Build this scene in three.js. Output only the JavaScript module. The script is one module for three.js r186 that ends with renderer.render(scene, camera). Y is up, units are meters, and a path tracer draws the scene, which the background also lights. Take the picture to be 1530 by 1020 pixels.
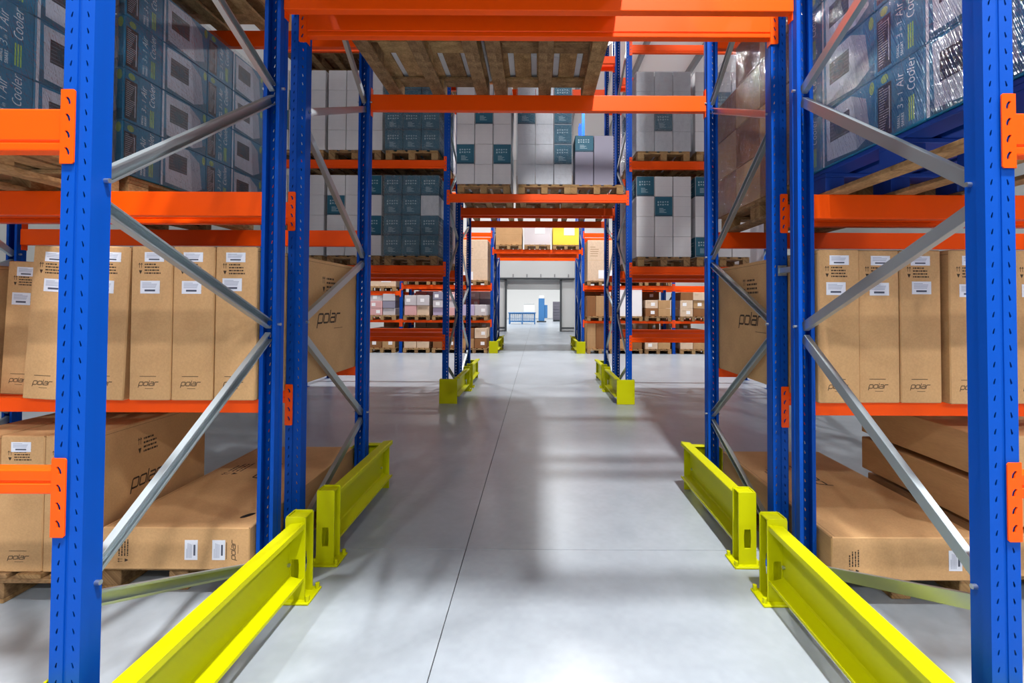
import * as THREE from 'three';
import { mergeGeometries } from 'three/addons/utils/BufferGeometryUtils.js';
import { RectAreaLightUniformsLib } from 'three/addons/lights/RectAreaLightUniformsLib.js';

// ------------------------------------------------------------------ camera, light, exposure
const scene = new THREE.Scene();
const renderer = new THREE.WebGLRenderer({ antialias: true });
renderer.toneMapping = THREE.LinearToneMapping;
renderer.toneMappingExposure = 0.75;
renderer.shadowMap.enabled = true;
RectAreaLightUniformsLib.init();
scene.background = new THREE.Color(0x000000);

const FOCAL = 706;
const camera = new THREE.PerspectiveCamera(2 * Math.atan(510 / FOCAL) * 180 / Math.PI, 1530 / 1020, 0.05, 200);
camera.position.set(0, 1.5, 0);
camera.rotation.order = 'YXZ';
camera.rotation.set(0.0206, 0, 0.0046);
camera.setViewOffset(1530, 1020, -38, 70, 1530, 1020);

// lamps: [x, y, Z, intensity]; Z is the distance in front of the camera (world z = -Z)
const LAMPS = [];
for (const [x, i] of [[-3.9, 1350], [1.1, 3700], [6.1, 1100]]) LAMPS.push([x, 8.6, -0.53, i]);
for (const x of [-3.9, 1.1, 6.1]) LAMPS.push([x, 8.6, 13.0, 1700]);
for (const x of [-3.9, 1.1]) LAMPS.push([x, 8.6, 22.0, 640]);
for (const x of [-3.9, 1.1, 6.1]) LAMPS.push([x, 8.6, -8.6, 1150]);
const HALL_LAMPS = [[-4, 6.4, 34, 1900], [4, 6.4, 34, 1900], [-4, 6.4, 43, 1900], [4, 6.4, 43, 1900]];
const LAMP_COLOUR = new THREE.Color(1.0, 0.99, 0.985);

// ------------------------------------------------------------------ helpers
let seed = 20240517;
const rnd = () => { seed = (seed * 1664525 + 1013904223) >>> 0; return seed / 4294967296; };
const rr = (a, b) => a + (b - a) * rnd();
const used = {};
function numbered(n) { const k = used[n] = (used[n] ?? -1) + 1; return k ? `${n}_${String(k).padStart(3, '0')}` : n; }
function shade(o) { o.castShadow = true; o.receiveShadow = true; return o; }
function part(name, geo, mat, parent) { const m = shade(new THREE.Mesh(geo, mat)); m.name = name; parent.add(m); return m; }
function tag(o, label, category, group) { o.userData = { label, category }; if (group) o.userData.group = group; return o; }
function thing(name, label, category, pos = [0, 0, 0], turn = 0, group) {
  const o = new THREE.Group(); o.name = numbered(name); o.position.set(...pos); o.rotation.y = turn; scene.add(o);
  return tag(o, label, category, group);
}
function solid(name, geo, mat, label, category, pos = [0, 0, 0], group) {
  const m = part(numbered(name), geo, mat, scene); m.position.set(...pos); return tag(m, label, category, group);
}
function structure(name, geo, mat, pos = [0, 0, 0], label) {
  const m = part(name, geo, mat, scene); m.position.set(...pos); m.userData = { kind: 'structure' }; if (label) m.userData.label = label; return m;
}
const box = (w, h, d, x = 0, y = 0, z = 0) => new THREE.BoxGeometry(w, h, d).translate(x, y, z);
function merged(list) { return mergeGeometries(list.map(g => { const n = g.index ? g.toNonIndexed() : g; return n; })); }

// bevelled box whose faces carry uv rectangles: rects = { px, nx, py, ny, pz, nz } each [u0, v0, u1, v1]
function bevelBox(w, h, d, b = 0.004, rects = {}) {
  const X = w / 2, Y = h / 2, Z = d / 2, pos = [], nor = [], uv = [];
  const def = rects.all || [0, 0, 1, 1];
  const R = k => rects[k] || def;
  const quad = (a, bb, c, dd, n, r) => {
    for (const [p, u, v] of [[a, 0, 0], [bb, 1, 0], [c, 1, 1], [a, 0, 0], [c, 1, 1], [dd, 0, 1]]) {
      pos.push(...p); nor.push(...n); uv.push(r[0] + (r[2] - r[0]) * u, r[1] + (r[3] - r[1]) * v);
    }
  };
  const x = X - b, y = Y - b, z = Z - b;
  quad([-x, -y, Z], [x, -y, Z], [x, y, Z], [-x, y, Z], [0, 0, 1], R('pz'));
  quad([x, -y, -Z], [-x, -y, -Z], [-x, y, -Z], [x, y, -Z], [0, 0, -1], R('nz'));
  quad([X, -y, z], [X, -y, -z], [X, y, -z], [X, y, z], [1, 0, 0], R('px'));
  quad([-X, -y, -z], [-X, -y, z], [-X, y, z], [-X, y, -z], [-1, 0, 0], R('nx'));
  quad([-x, Y, z], [x, Y, z], [x, Y, -z], [-x, Y, -z], [0, 1, 0], R('py'));
  quad([-x, -Y, -z], [x, -Y, -z], [x, -Y, z], [-x, -Y, z], [0, -1, 0], R('ny'));
  const e = rects.edge || def, s = Math.SQRT1_2;
  for (const i of [1, -1]) for (const k of [1, -1]) {
    const f = (A, B, C, D, n) => { if (i * k > 0) quad(A, B, C, D, n, e); else quad(D, C, B, A, n, e); };
    f([i * x, -y, k * Z], [i * X, -y, k * z], [i * X, y, k * z], [i * x, y, k * Z], [i * s, 0, k * s]);
    f([i * x, k * Y, z], [i * X, k * y, z], [i * X, k * y, -z], [i * x, k * Y, -z], [i * s, k * s, 0]);
    f([-x, i * Y, k * z], [-x, i * y, k * Z], [x, i * y, k * Z], [x, i * Y, k * z], [0, i * s, k * s]);
  }
  const g = new THREE.BufferGeometry();
  g.setAttribute('position', new THREE.Float32BufferAttribute(pos, 3));
  g.setAttribute('normal', new THREE.Float32BufferAttribute(nor, 3));
  g.setAttribute('uv', new THREE.Float32BufferAttribute(uv, 2));
  return g;
}

// value noise, tiling
function noiseField(n, cells, s0) {
  let s = s0; const r = () => { s = (s * 1664525 + 1013904223) >>> 0; return s / 4294967296; };
  const lat = Array.from({ length: cells * cells }, r), out = new Float32Array(n * n);
  for (let j = 0; j < n; j++) for (let i = 0; i < n; i++) {
    const u = i / n * cells, v = j / n * cells, a = Math.floor(u), b = Math.floor(v);
    let fu = u - a, fv = v - b; fu = fu * fu * (3 - 2 * fu); fv = fv * fv * (3 - 2 * fv);
    const L = (p, q) => lat[(q % cells) * cells + (p % cells)];
    out[j * n + i] = (L(a, b) * (1 - fu) + L(a + 1, b) * fu) * (1 - fv) + (L(a, b + 1) * (1 - fu) + L(a + 1, b + 1) * fu) * fv;
  }
  return out;
}
function dataTex(n, fn, srgb = true, m = n) {
  const d = new Uint8Array(n * m * 4);
  for (let j = 0; j < m; j++) for (let i = 0; i < n; i++) {
    const c = fn(i, j), k = (j * n + i) * 4, e = rnd(), q = v => Math.max(0, Math.min(255, Math.floor(v + e))); d[k] = q(c[0]); d[k + 1] = q(c[1]); d[k + 2] = q(c[2]); d[k + 3] = 255;
  }
  const t = new THREE.DataTexture(d, n, m); t.magFilter = THREE.LinearFilter; t.minFilter = THREE.LinearFilter;
  t.wrapS = t.wrapT = THREE.RepeatWrapping; if (srgb) t.colorSpace = THREE.SRGBColorSpace; t.needsUpdate = true; return t;
}
function canvasTex(w, h, draw) {
  const c = document.createElement('canvas'); c.width = w; c.height = h; const g = c.getContext('2d'); draw(g, w, h);
  const t = new THREE.CanvasTexture(c); t.colorSpace = THREE.SRGBColorSpace; return t;
}
const S = (o) => new THREE.MeshStandardMaterial(o);

// ------------------------------------------------------------------ materials
const N1 = noiseField(512, 8, 11), N2 = noiseField(512, 32, 12), N3 = noiseField(512, 128, 13), N4 = noiseField(512, 3, 14);
const concreteMap = dataTex(512, (i, j) => {
  const k = j * 512 + i, v = (N4[k] - .5) * 15 + (N1[k] - .5) * 12 + (N2[k] - .5) * 7 + (N3[k] - .5) * 6;
  return [153 + v, 161 + v, 169 + v];
});
const concreteRough = dataTex(512, (i, j) => { const k = j * 512 + i, v = 255 * (.303 + (N1[k] - .5) * .022 + (N2[k] - .5) * .01 + (N3[k] - .5) * .008); return [v, v, v]; }, false);
for (const t of [concreteMap, concreteRough]) t.repeat.set(1 / 3.7, 1 / 3.7);
const woodMaps = [[150, 116, 74], [132, 101, 66], [165, 132, 88]].map((c, q) => dataTex(128, (i, j) => {
  const g = N3[((j * 4) % 512) * 512 + ((i * 1 + q * 60) % 512)], f = N2[((j * 3 + 40 * q) % 512) * 512 + (i >> 1)], v = (g - .5) * 36 + (f - .5) * 40;
  return [c[0] + v, c[1] + v * .9, c[2] + v * .75].map(x => Math.max(0, Math.min(255, x)));
}));
const M = {
  concrete: S({ map: concreteMap, roughnessMap: concreteRough, roughness: 1 }),
  joint: S({ color: 0x3c3f42, roughness: .9 }),
  blue: new THREE.MeshPhysicalMaterial({ color: 0x0047a8, roughness: .5, specularIntensity: .3 }),
  orange: new THREE.MeshPhysicalMaterial({ color: 0xf95200, roughness: .42, specularIntensity: .4 }),
  yellow: new THREE.MeshPhysicalMaterial({ color: 0xbfc100, roughness: .45, specularIntensity: .35 }),
  galv: S({ color: 0xb4bfc4, roughness: .38, metalness: .8 }),
  bolt: S({ color: 0xbfc8cc, roughness: .3, metalness: .9 }),
  wood: woodMaps.map(m => S({ map: m, roughness: .85 })),
  bluePaint: S({ color: 0x0c3f9a, roughness: .6 }),
  white: S({ color: 0xf0efec, roughness: .75 }),
  sideWall: S({ color: 0xa6a8a6, roughness: .75 }),
  ceiling: S({ color: 0xfaf8f5, roughness: .7 }),
  greyPanel: S({ color: 0xc9cccb, roughness: .55 }),
  darkFrame: S({ color: 0x3a4044, roughness: .5 }),
  purlin: S({ color: 0x8d8f92, roughness: .5, metalness: .3 }),
  black: S({ color: 0x15161a, roughness: .6 }),
};
const filmBump = dataTex(512, (i, j) => {
  const a = N3[((j * 1 + i * 3) % 512) * 512 + ((i >> 2) % 512)], b = N2[((j * 2 + (i >> 1)) % 512) * 512 + ((i >> 3) % 512)], c = N1[j * 512 + i];
  const v = 255 * Math.min(1, Math.max(0, a * .35 + b * .4 + c * .25)); return [v, v, v];
}, false);
filmBump.repeat.set(2, 2);
M.film = new THREE.MeshPhysicalMaterial({ color: 0xf4f7fa, roughness: .16, transmission: 1, thickness: 0, ior: 1.5, bumpMap: filmBump, bumpScale: .03, side: THREE.DoubleSide });

const LOGO_DARK = '#3a2a1c';
function drawLogo(g, x, y, h, colour) {      // slanted squared lettering, x-height h, x/y = baseline start
  g.save(); g.translate(x, y); g.transform(1, 0, -0.28, 1, 0, 0); g.strokeStyle = colour; g.lineWidth = h * .2; g.lineJoin = 'round'; g.lineCap = 'butt';
  const w = h * 1.15, gap = h * .3; let c = 0;
  const rect = (a, b) => { const r = h * .22; g.beginPath(); g.moveTo(a + r, -h); g.lineTo(b - r, -h); g.quadraticCurveTo(b, -h, b, -h + r); g.lineTo(b, -r); g.quadraticCurveTo(b, 0, b - r, 0); g.lineTo(a + r, 0); g.quadraticCurveTo(a, 0, a, -r); g.lineTo(a, -h + r); g.quadraticCurveTo(a, -h, a + r, -h); g.stroke(); };
  rect(c, c + w); g.beginPath(); g.moveTo(c, -h * .6); g.lineTo(c, h * .55); g.stroke(); c += w + gap;                       // p
  rect(c, c + w); c += w + gap;                                                                                              // o
  g.beginPath(); g.moveTo(c, -h * 1.45); g.lineTo(c, h * .08); g.stroke(); c += gap;                                          // l
  g.beginPath(); g.moveTo(c + h * .1, -h); g.lineTo(c + w - h * .2, -h); g.quadraticCurveTo(c + w, -h, c + w, -h * .8); g.lineTo(c + w, 0); g.lineTo(c + h * .2, 0);
  g.quadraticCurveTo(c, 0, c, -h * .2); g.lineTo(c, -h * .38); g.quadraticCurveTo(c, -h * .56, c + h * .2, -h * .56); g.lineTo(c + w, -h * .56); g.stroke(); c += w + gap;   // a
  g.beginPath(); g.moveTo(c, h * .08); g.lineTo(c, -h * .75); g.quadraticCurveTo(c, -h, c + h * .25, -h); g.lineTo(c + w * .95, -h); g.stroke();                             // r
  g.restore();
}
function kraft(g, x, y, w, h, base = [206, 162, 112], amp = 10) {
  for (let j = 0; j < h; j += 4) for (let i = 0; i < w; i += 4) {
    const k = (((y + j) >> 1) % 512) * 512 + (((x + i) >> 1) % 512), v = (N3[k] - .5) * amp + (N1[k] - .5) * amp;
    g.fillStyle = `rgb(${base[0] + v | 0},${base[1] + v * .9 | 0},${base[2] + v * .8 | 0})`; g.fillRect(x + i, y + j, 4, 4);
  }
}
function careText(g, x, y, s) {               // the two pictograms and four short lines beside them
  g.strokeStyle = g.fillStyle = LOGO_DARK; g.lineWidth = s * .1;
  g.beginPath(); g.moveTo(x + s * .2, y + s); g.lineTo(x + s * .2, y); g.moveTo(x, y + s * .3); g.lineTo(x + s * .2, y); g.lineTo(x + s * .4, y + s * .3); g.moveTo(x + s * .7, y + s); g.lineTo(x + s * .7, y); g.moveTo(x + s * .5, y + s * .3); g.lineTo(x + s * .7, y); g.lineTo(x + s * .9, y + s * .3); g.stroke();
  g.beginPath(); g.moveTo(x + s * .1, y + s * 1.5); g.lineTo(x + s * .85, y + s * 1.5); g.lineTo(x + s * .65, y + s * 2); g.lineTo(x + s * .5, y + s * 2.3); g.lineTo(x + s * .3, y + s * 2); g.fill();
  const lens = [2.6, 3.4, 3.0, 3.7]; for (let k = 0; k < 4; k++) { let cx = x + s * 1.4; const end = cx + lens[k] * s; let q = k; while (cx < end) { const l = s * (.25 + .2 * ((q * 7) % 3)); g.fillRect(cx, y + k * s * .62 + s * .1, l, s * .28); cx += l + s * .12; q++; } }
}
const bikeTex = canvasTex(2048, 2048, (g) => {
  kraft(g, 0, 0, 2048, 2048);
  // narrow end: 0..288 of the upper half
  careText(g, 45, 108, 32);
  g.fillStyle = LOGO_DARK; g.fillRect(70, 868, 120, 4); drawLogo(g, 64, 932, 24, LOGO_DARK); g.fillRect(110, 950, 60, 3);
  // the two long sides: 300..2048, one in each half
  for (const [x, y] of [[1170, 0], [830, 1024]]) {
    careText(g, x + 80, y + 135, 58); drawLogo(g, x, y + 535, 76, LOGO_DARK); g.fillStyle = '#6d5134'; g.fillRect(x + 320, y + 590, 190, 5);
    g.fillStyle = '#7d5c3a'; g.fillRect(300, y + 20, 1748, 3);
  }
});
const U = (x0, y0, x1, y1) => [x0 / 2048, 1 - y1 / 2048, x1 / 2048, 1 - y0 / 2048];
const bikePlain = U(320, 700, 800, 1000);
const bikeUV = { pz: U(0, 0, 288, 1024), nz: U(0, 0, 288, 1024), px: U(300, 0, 2048, 1004), nx: U(300, 1024, 2048, 2028), py: bikePlain, ny: bikePlain, edge: U(310, 800, 330, 1000) };
const shortUV = { ...bikeUV, px: U(300, 1024, 2048, 2028) };
M.bike = S({ map: bikeTex, roughness: .8 });
const stickerTex = canvasTex(128, 96, (g) => { g.fillStyle = '#e6eaf6'; g.fillRect(0, 0, 128, 96); g.fillStyle = '#8b93ad'; for (let k = 0; k < 5; k++) g.fillRect(12, 14 + k * 9, 60 + ((k * 37) % 40), 3); g.fillStyle = '#4a4f63'; g.fillRect(28, 66, 70, 14); });
M.sticker = S({ map: stickerTex, roughness: .5 });
const stickerGeo = bevelBox(.1, .066, .001, .0002);

const coolerTex = canvasTex(1024, 512, (g) => {
  g.fillStyle = '#0a749c'; g.fillRect(0, 0, 1024, 512);
  // picture side: 0..610
  g.fillStyle = '#0b5876'; g.fillRect(0, 400, 610, 112);
  g.fillStyle = '#c3c8d6'; g.beginPath(); g.moveTo(50, 20); g.lineTo(360, 10); g.lineTo(520, 110); g.lineTo(560, 420); g.lineTo(420, 490); g.lineTo(60, 470); g.fill();
  g.fillStyle = '#9fa6b8'; g.beginPath(); g.moveTo(360, 10); g.lineTo(520, 110); g.lineTo(560, 420); g.lineTo(420, 490); g.lineTo(390, 120); g.fill();
  g.fillStyle = '#2a2d36'; g.fillRect(100, 110, 240, 200); g.strokeStyle = '#666b78'; g.lineWidth = 6; for (let k = 0; k < 6; k++) { g.beginPath(); g.moveTo(104, 130 + k * 32); g.lineTo(336, 130 + k * 32); g.stroke(); }
  g.fillStyle = '#10384a'; g.beginPath(); g.arc(215, 210, 64, 0, 7); g.fill();
  g.fillStyle = '#d4d8e2'; g.fillRect(4, 0, 22, 512); g.fillStyle = '#8fae5a'; g.beginPath(); g.ellipse(580, 60, 24, 52, 0, 0, 7); g.fill();
  // narrow side: 610..1024, specification strip then lettering
  g.fillStyle = '#1d2029'; g.fillRect(622, 90, 130, 400); g.fillStyle = '#b9bcc6'; for (let k = 0; k < 18; k++) g.fillRect(634, 110 + k * 20, 40 + ((k * 53) % 60), 6); g.fillRect(727, 120, 10, 330);
  g.fillStyle = '#8fae5a'; g.beginPath(); g.ellipse(690, 46, 36, 34, 0, 0, 7); g.fill();
  g.save(); g.translate(852, 500); g.rotate(-Math.PI / 2); g.fillStyle = '#e3edf2'; g.font = 'italic 66px sans-serif'; g.fillText('3', 150, 0); g.fillText('1', 246, 0); g.font = 'italic 34px sans-serif'; g.fillText('in', 202, 0); g.font = 'bold 32px sans-serif'; g.fillText('SMALL', 16, -28); g.fillText('SMART', 16, 8); g.font = 'italic 84px sans-serif'; g.fillText('Air', 310, 6); g.fillText('Cooler', 240, 100); g.restore();
  g.fillStyle = '#a8cf52'; for (let k = 0; k < 3; k++) g.fillRect(900 + k * 18, 290, 10, 180);
});
const coolerUV = { px: [0, 0, 610 / 1024, 1], nx: [0, 0, 610 / 1024, 1], pz: [610 / 1024, 0, 1, 1], nz: [610 / 1024, 0, 1, 1], py: [.6, .01, .61, .03], ny: [.6, .01, .61, .03], edge: [.599, .01, .605, .03] };
M.cooler = S({ map: coolerTex, roughness: .45 });

const whiteBoxTex = canvasTex(1024, 512, (g) => {
  kraft(g, 0, 0, 512, 512, [212, 211, 214], 6);
  g.fillStyle = '#b4b4ba'; g.fillRect(0, 252, 512, 3);
  g.fillStyle = '#0f5b73'; g.fillRect(512, 0, 512, 512);
  g.fillStyle = '#9fb9c4'; for (let r = 0; r < 2; r++) for (let k = 0; k < 5; k++) g.fillRect(590 + k * 70, 120 + r * 70, 40, 44 - ((k * 13) % 20)); for (let k = 0; k < 4; k++) g.fillRect(640, 300 + k * 34, 120 + ((k * 67) % 110), 14);
  g.fillStyle = '#0a4257'; g.fillRect(512, 470, 512, 42);
});
M.whiteBox = S({ map: whiteBoxTex, roughness: .6 });
const plainW = [0, 0, .5, 1], tealF = [.5, 0, 1, 1];
const whiteUV = { all: plainW }, tealUV = { pz: tealF, nz: tealF, px: tealF, nx: tealF, py: plainW, ny: plainW, edge: plainW }, allTealUV = { all: tealF };

const kraftTex = canvasTex(512, 512, (g) => { kraft(g, 0, 0, 512, 512, [186, 146, 100], 12); g.fillStyle = '#a98351'; g.fillRect(0, 250, 512, 5); });
M.kraft = S({ map: kraftTex, roughness: .8 });
const paleTex = canvasTex(256, 256, (g) => { kraft(g, 0, 0, 256, 256, [218, 192, 164], 12); g.fillStyle = '#cfb08c'; g.fillRect(0, 124, 256, 3); g.fillStyle = '#a58868'; for (let k = 0; k < 5; k++) g.fillRect(24, 40 + k * 14, 50 + ((k * 37) % 40), 4); });
M.kraftPale = S({ map: paleTex, roughness: .8 });
M.kraftDark = S({ map: kraftTex, color: 0xc4a78c, roughness: .8 });
M.greyCarton = S({ color: 0x8d8a9c, roughness: .6 });
M.yellowCarton = S({ color: 0xf0cf3c, roughness: .6 });
M.silver = S({ color: 0xc9c4c6, roughness: .35 });
M.lilac = S({ color: 0xb9acc9, roughness: .5 });
M.pink = S({ color: 0xd9a7a6, roughness: .5 });
M.paper = S({ color: 0xf5f5f5, roughness: .6 });

// ------------------------------------------------------------------ the hall
const ROWS = [
  { id: 0, z: 1.42, dir: 1, word: 'nearest rack row' }, { id: 1, z: 3.82, dir: -1, word: 'second rack row' },
  { id: 2, z: 7.19, dir: 1, word: 'third rack row' }, { id: 3, z: 9.59, dir: -1, word: 'fourth rack row' },
  { id: 4, z: 14.5, dir: 1, word: 'fifth rack row' }, { id: 5, z: 16.9, dir: -1, word: 'sixth rack row' }];
const POST_X = 1.395, BAY = 2.79, WALL_Z = 26.4, HX = 15;

{ // floor: cast slabs with saw-cut joints
  const floor = new THREE.Group(); floor.name = 'floor'; floor.userData = { kind: 'structure' }; scene.add(floor);
  const xs = [-HX, -12.43, -6.43, -0.43, 5.57, 11.57, HX], zs = [-10, -3.075, 2.925, 8.925, 14.925, 20.925, WALL_Z, 34, 42, 52], g = .0025;
  for (let i = 0; i < xs.length - 1; i++) for (let j = 0; j < zs.length - 1; j++) {
    const w = xs[i + 1] - xs[i] - 2 * g, d = zs[j + 1] - zs[j] - 2 * g, cx = (xs[i] + xs[i + 1]) / 2, cz = -(zs[j] + zs[j + 1]) / 2;
    const geo = bevelBox(w, .1, d, .0002); const uv = geo.attributes.uv, p = geo.attributes.position;
    for (let k = 0; k < uv.count; k++) uv.setXY(k, p.getX(k) + cx, p.getZ(k) + cz);
    part('slab', geo, M.concrete, floor).position.set(cx, -.05, cz);
  }
  part('joint_bed', box(2 * HX, .1, 62, 0, -.056, -21), M.joint, floor);
}
structure('ceiling', box(2 * HX, .2, 36.6, 0, 9.7, -8.2), M.ceiling);
for (const [i, x] of [-7.8, -5.95, -4.1, -2.25, -.4, 1.45, 3.3, 5.15, 7.0, 8.85].entries()) structure(`trim_${i + 1}`, box(.12, .22, 36.4, 0, 0, 0), M.purlin, [x, 9.49, -8.2]);
structure('wall_left', box(.2, 9.8, 36.6, -HX - .1, 4.8, -8.2), M.sideWall);
structure('wall_right', box(.2, 9.8, 36.6, HX + .1, 4.8, -8.2), M.sideWall);
structure('wall_behind', box(2 * HX, 9.8, .2, 0, 4.8, 10.1), M.sideWall);
const DX0 = -1.72, DX1 = 1.27, DH = 2.88;
structure('wall_far', merged([box(HX + DX0, 9.8, .25, (-HX + DX0) / 2, 4.8, 0), box(HX - DX1, 9.8, .25, (HX + DX1) / 2, 4.8, 0), box(DX1 - DX0, 9.7 - DH, .25, (DX0 + DX1) / 2, (9.7 + DH) / 2, 0)]), M.white, [0, 0, -WALL_Z - .125]);
// the hall behind the doorway
structure('wall_hall_far', box(2 * HX, 7.2, .2, 0, 3.5, -52.1), M.white);
structure('wall_hall_left', box(.2, 7.2, 25.4, -HX + .1, 3.5, -39.4), M.white);
structure('wall_hall_right', box(.2, 7.2, 25.4, HX - .1, 3.5, -39.4), M.white);
structure('ceiling_hall', box(2 * HX, .2, 25.6, 0, 7.1, -39.4), M.ceiling);

{ // doorway with hood, jambs and side panels
  const d = new THREE.Group(); d.name = 'door_1'; d.position.set(0, 0, -WALL_Z); d.userData = { kind: 'structure', label: 'open doorway with grey hood and dark jambs' }; scene.add(d);
  part('hood', bevelBox(4.5, 1.5, .45, .02), M.greyPanel, d).position.set(-.2, DH + .82, .225);
  part('hood_edge', box(4.5, .07, .47), M.darkFrame, d).position.set(-.2, DH + .04, .235);
  for (let k = 0; k < 6; k++) part('hood_bracket', box(.06, .16, .03), M.purlin, d).position.set(-2.1 + k * .76, DH + .2, .465);
  for (const x of [DX0 - .03, DX1 + .03]) part('jamb', box(.1, DH, .3), M.darkFrame, d).position.set(x, DH / 2, .15);
  for (const [x0, x1] of [[-2.45, DX0 - .08], [DX1 + .08, 2.05]]) {
    part('side_panel', bevelBox(x1 - x0, DH - .05, .12, .01), M.greyPanel, d).position.set((x0 + x1) / 2, DH / 2 + .02, .07);
    part('kick_rail', box(x1 - x0, .07, .06), M.darkFrame, d).position.set((x0 + x1) / 2, .2, .16);
  }
  part('curtain', bevelBox(DX1 - DX0, .55, .06, .01), M.greyPanel, d).position.set((DX0 + DX1) / 2, DH - .28, -.15);
}

// lamps
{
  const housing = bevelBox(.36, .1, .58, .01), lens = box(.30, .02, .50);
  const rowWord = z => z < -3 ? 'over the floor behind the viewer' : z < 1 ? 'over the aisle before the nearest rack' : z < 15 ? 'over the aisle before the fifth rack row' : z < 26 ? 'before the far wall' : 'in the hall behind the doorway';
  for (const [x, y, Z, I] of [...LAMPS, ...HALL_LAMPS]) {
    const top = Z > 26 ? 7.0 : 9.6;
    const l = thing('ceiling_lamp', `hanging white panel lamp ${rowWord(Z)}, ${x < -3 ? 'left' : x < 3.9 ? 'middle' : 'right'} ${Z === 43 ? 'and far ' : ''}one`, 'lamp', [x, y, -Z], 0, 'panel lamps ' + rowWord(Z));
    part('housing', housing, M.white, l).position.y = .07;
    part('diffuser', lens, S({ color: 0xffffff, emissive: LAMP_COLOUR, emissiveIntensity: 12 }), l).position.y = .012;
    for (const s of [-.2, .2]) part('cable', box(.01, top - y - .12, .01), M.black, l).position.set(0, .12 + (top - y - .12) / 2, s);
    const a = new THREE.RectAreaLight(LAMP_COLOUR, I, .30, .50); a.position.set(0, -.005, 0); a.rotation.x = -Math.PI / 2; a.castShadow = true; l.add(a);
  }
}

// ------------------------------------------------------------------ upright frames
function slotStrip(len, x0, x1, hx, slant, thick) {
  const s = new THREE.Shape(); s.moveTo(x0, 0); s.lineTo(x1, 0); s.lineTo(x1, len); s.lineTo(x0, len); s.closePath();
  for (let y = .025; y < len; y += .05) {
    const h = new THREE.Path(), P = [[-.0042, .009], [-.0024, -.004], [-.0010, -.008], [.002, -.0088], [.004, -.005], [.0028, -.001], [-.0012, .009]];
    P.forEach(([a, b], k) => k ? h.lineTo(hx + a * slant, y + b) : h.moveTo(hx + a * slant, y + b)); h.closePath(); s.holes.push(h);
  }
  return thick ? new THREE.ExtrudeGeometry(s, { depth: thick, bevelEnabled: false }).translate(0, 0, -thick) : new THREE.ShapeGeometry(s);
}
const POST_H = 7.5;
function postGeo(fine) {
  const L = [];
  for (let y = 0; y < POST_H - .01; y += .5) {
    const t = fine && y < 3.6 ? .0025 : 0;
    L.push(slotStrip(.5, .006, .045, .025, 1, t).translate(0, y, 0), slotStrip(.5, -.045, -.006, -.025, -1, t).translate(0, y, 0));
  }
  const H = POST_H, h2 = H / 2;
  L.push(box(.0125, H, .0025, 0, h2, -.005));
  for (const s of [-1, 1]) {
    L.push(box(.0025, H, .0045, s * .0062, h2, -.0025));
    L.push(box(.0025, H, .030, s * .0438, h2, -.015), box(.004, H, .0025, s * .0418, h2, -.030), box(.0025, H, .041, s * .0408, h2, -.0505));
    L.push(box(.018, H, .0025, s * .0325, h2, -.070), box(.0025, H, .012, s * .0245, h2, -.065));
  }
  return merged(L);
}
const postFine = postGeo(true), postCoarse = postGeo(false);
const NODES = []; for (let k = 0; k < 6; k++) NODES.push(['in', .12 + k * 1.24], ['out', .61 + k * 1.24]);
function braceGeo(dz, dy) {
  const L = Math.hypot(dz, dy), w = .044, d = .026, t = .002, l = .007;
  return merged([box(t, w, L, -d / 2, 0, 0), box(d, t, L, 0, w / 2, 0), box(d, t, L, 0, -w / 2, 0), box(t, l, L, d / 2, w / 2 - l / 2, 0), box(t, l, L, d / 2, -w / 2 + l / 2, 0)]).rotateX(-Math.atan2(dy, dz));
}
const braceUp = braceGeo(.985, .43), braceDown = braceGeo(.985, -.69);
const footGeo = merged([box(.14, .006, .13, 0, .003, 0), box(.095, .05, .004, 0, .03, .04)]);
const boltGeo = new THREE.CylinderGeometry(.008, .008, .02, 8).rotateZ(Math.PI / 2);
const footBoltGeo = new THREE.CylinderGeometry(.009, .009, .03, 8);
function makeFrame(fine) {
  const f = new THREE.Group(), pg = fine ? postFine : postCoarse;
  part('post', pg, M.blue, f).position.set(0, 0, 0);
  const b = part('post', pg, M.blue, f); b.position.set(0, 0, -1.1); b.rotation.y = Math.PI;
  for (const z of [-.035, -1.065]) { const p = part('foot_plate', footGeo, M.blue, f); p.position.set(0, 0, z); if (z < -1) p.rotation.y = Math.PI; if (fine) part('anchor_bolt', footBoltGeo, M.bolt, p).position.set(.055, .015, .03); }
  for (let k = 0; k < NODES.length - 1; k++) {
    const [s0, y0] = NODES[k], [, y1] = NODES[k + 1], lo = y0 + .03, hi = y1 - .03;
    if (hi > POST_H - .1) break;
    part('brace', s0 === 'in' ? braceUp : braceDown, M.galv, f).position.set(0, (lo + hi) / 2, -.55);
    if (fine && lo < 3.4) { part('brace_bolt', boltGeo, M.bolt, f).position.set(.047, lo, s0 === 'in' ? -1.05 : -.05); part('brace_bolt', boltGeo, M.bolt, f).position.set(-.047, lo, s0 === 'in' ? -1.05 : -.05); }
  }
  return f;
}
const frameFine = makeFrame(true), frameCoarse = makeFrame(false);
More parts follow.
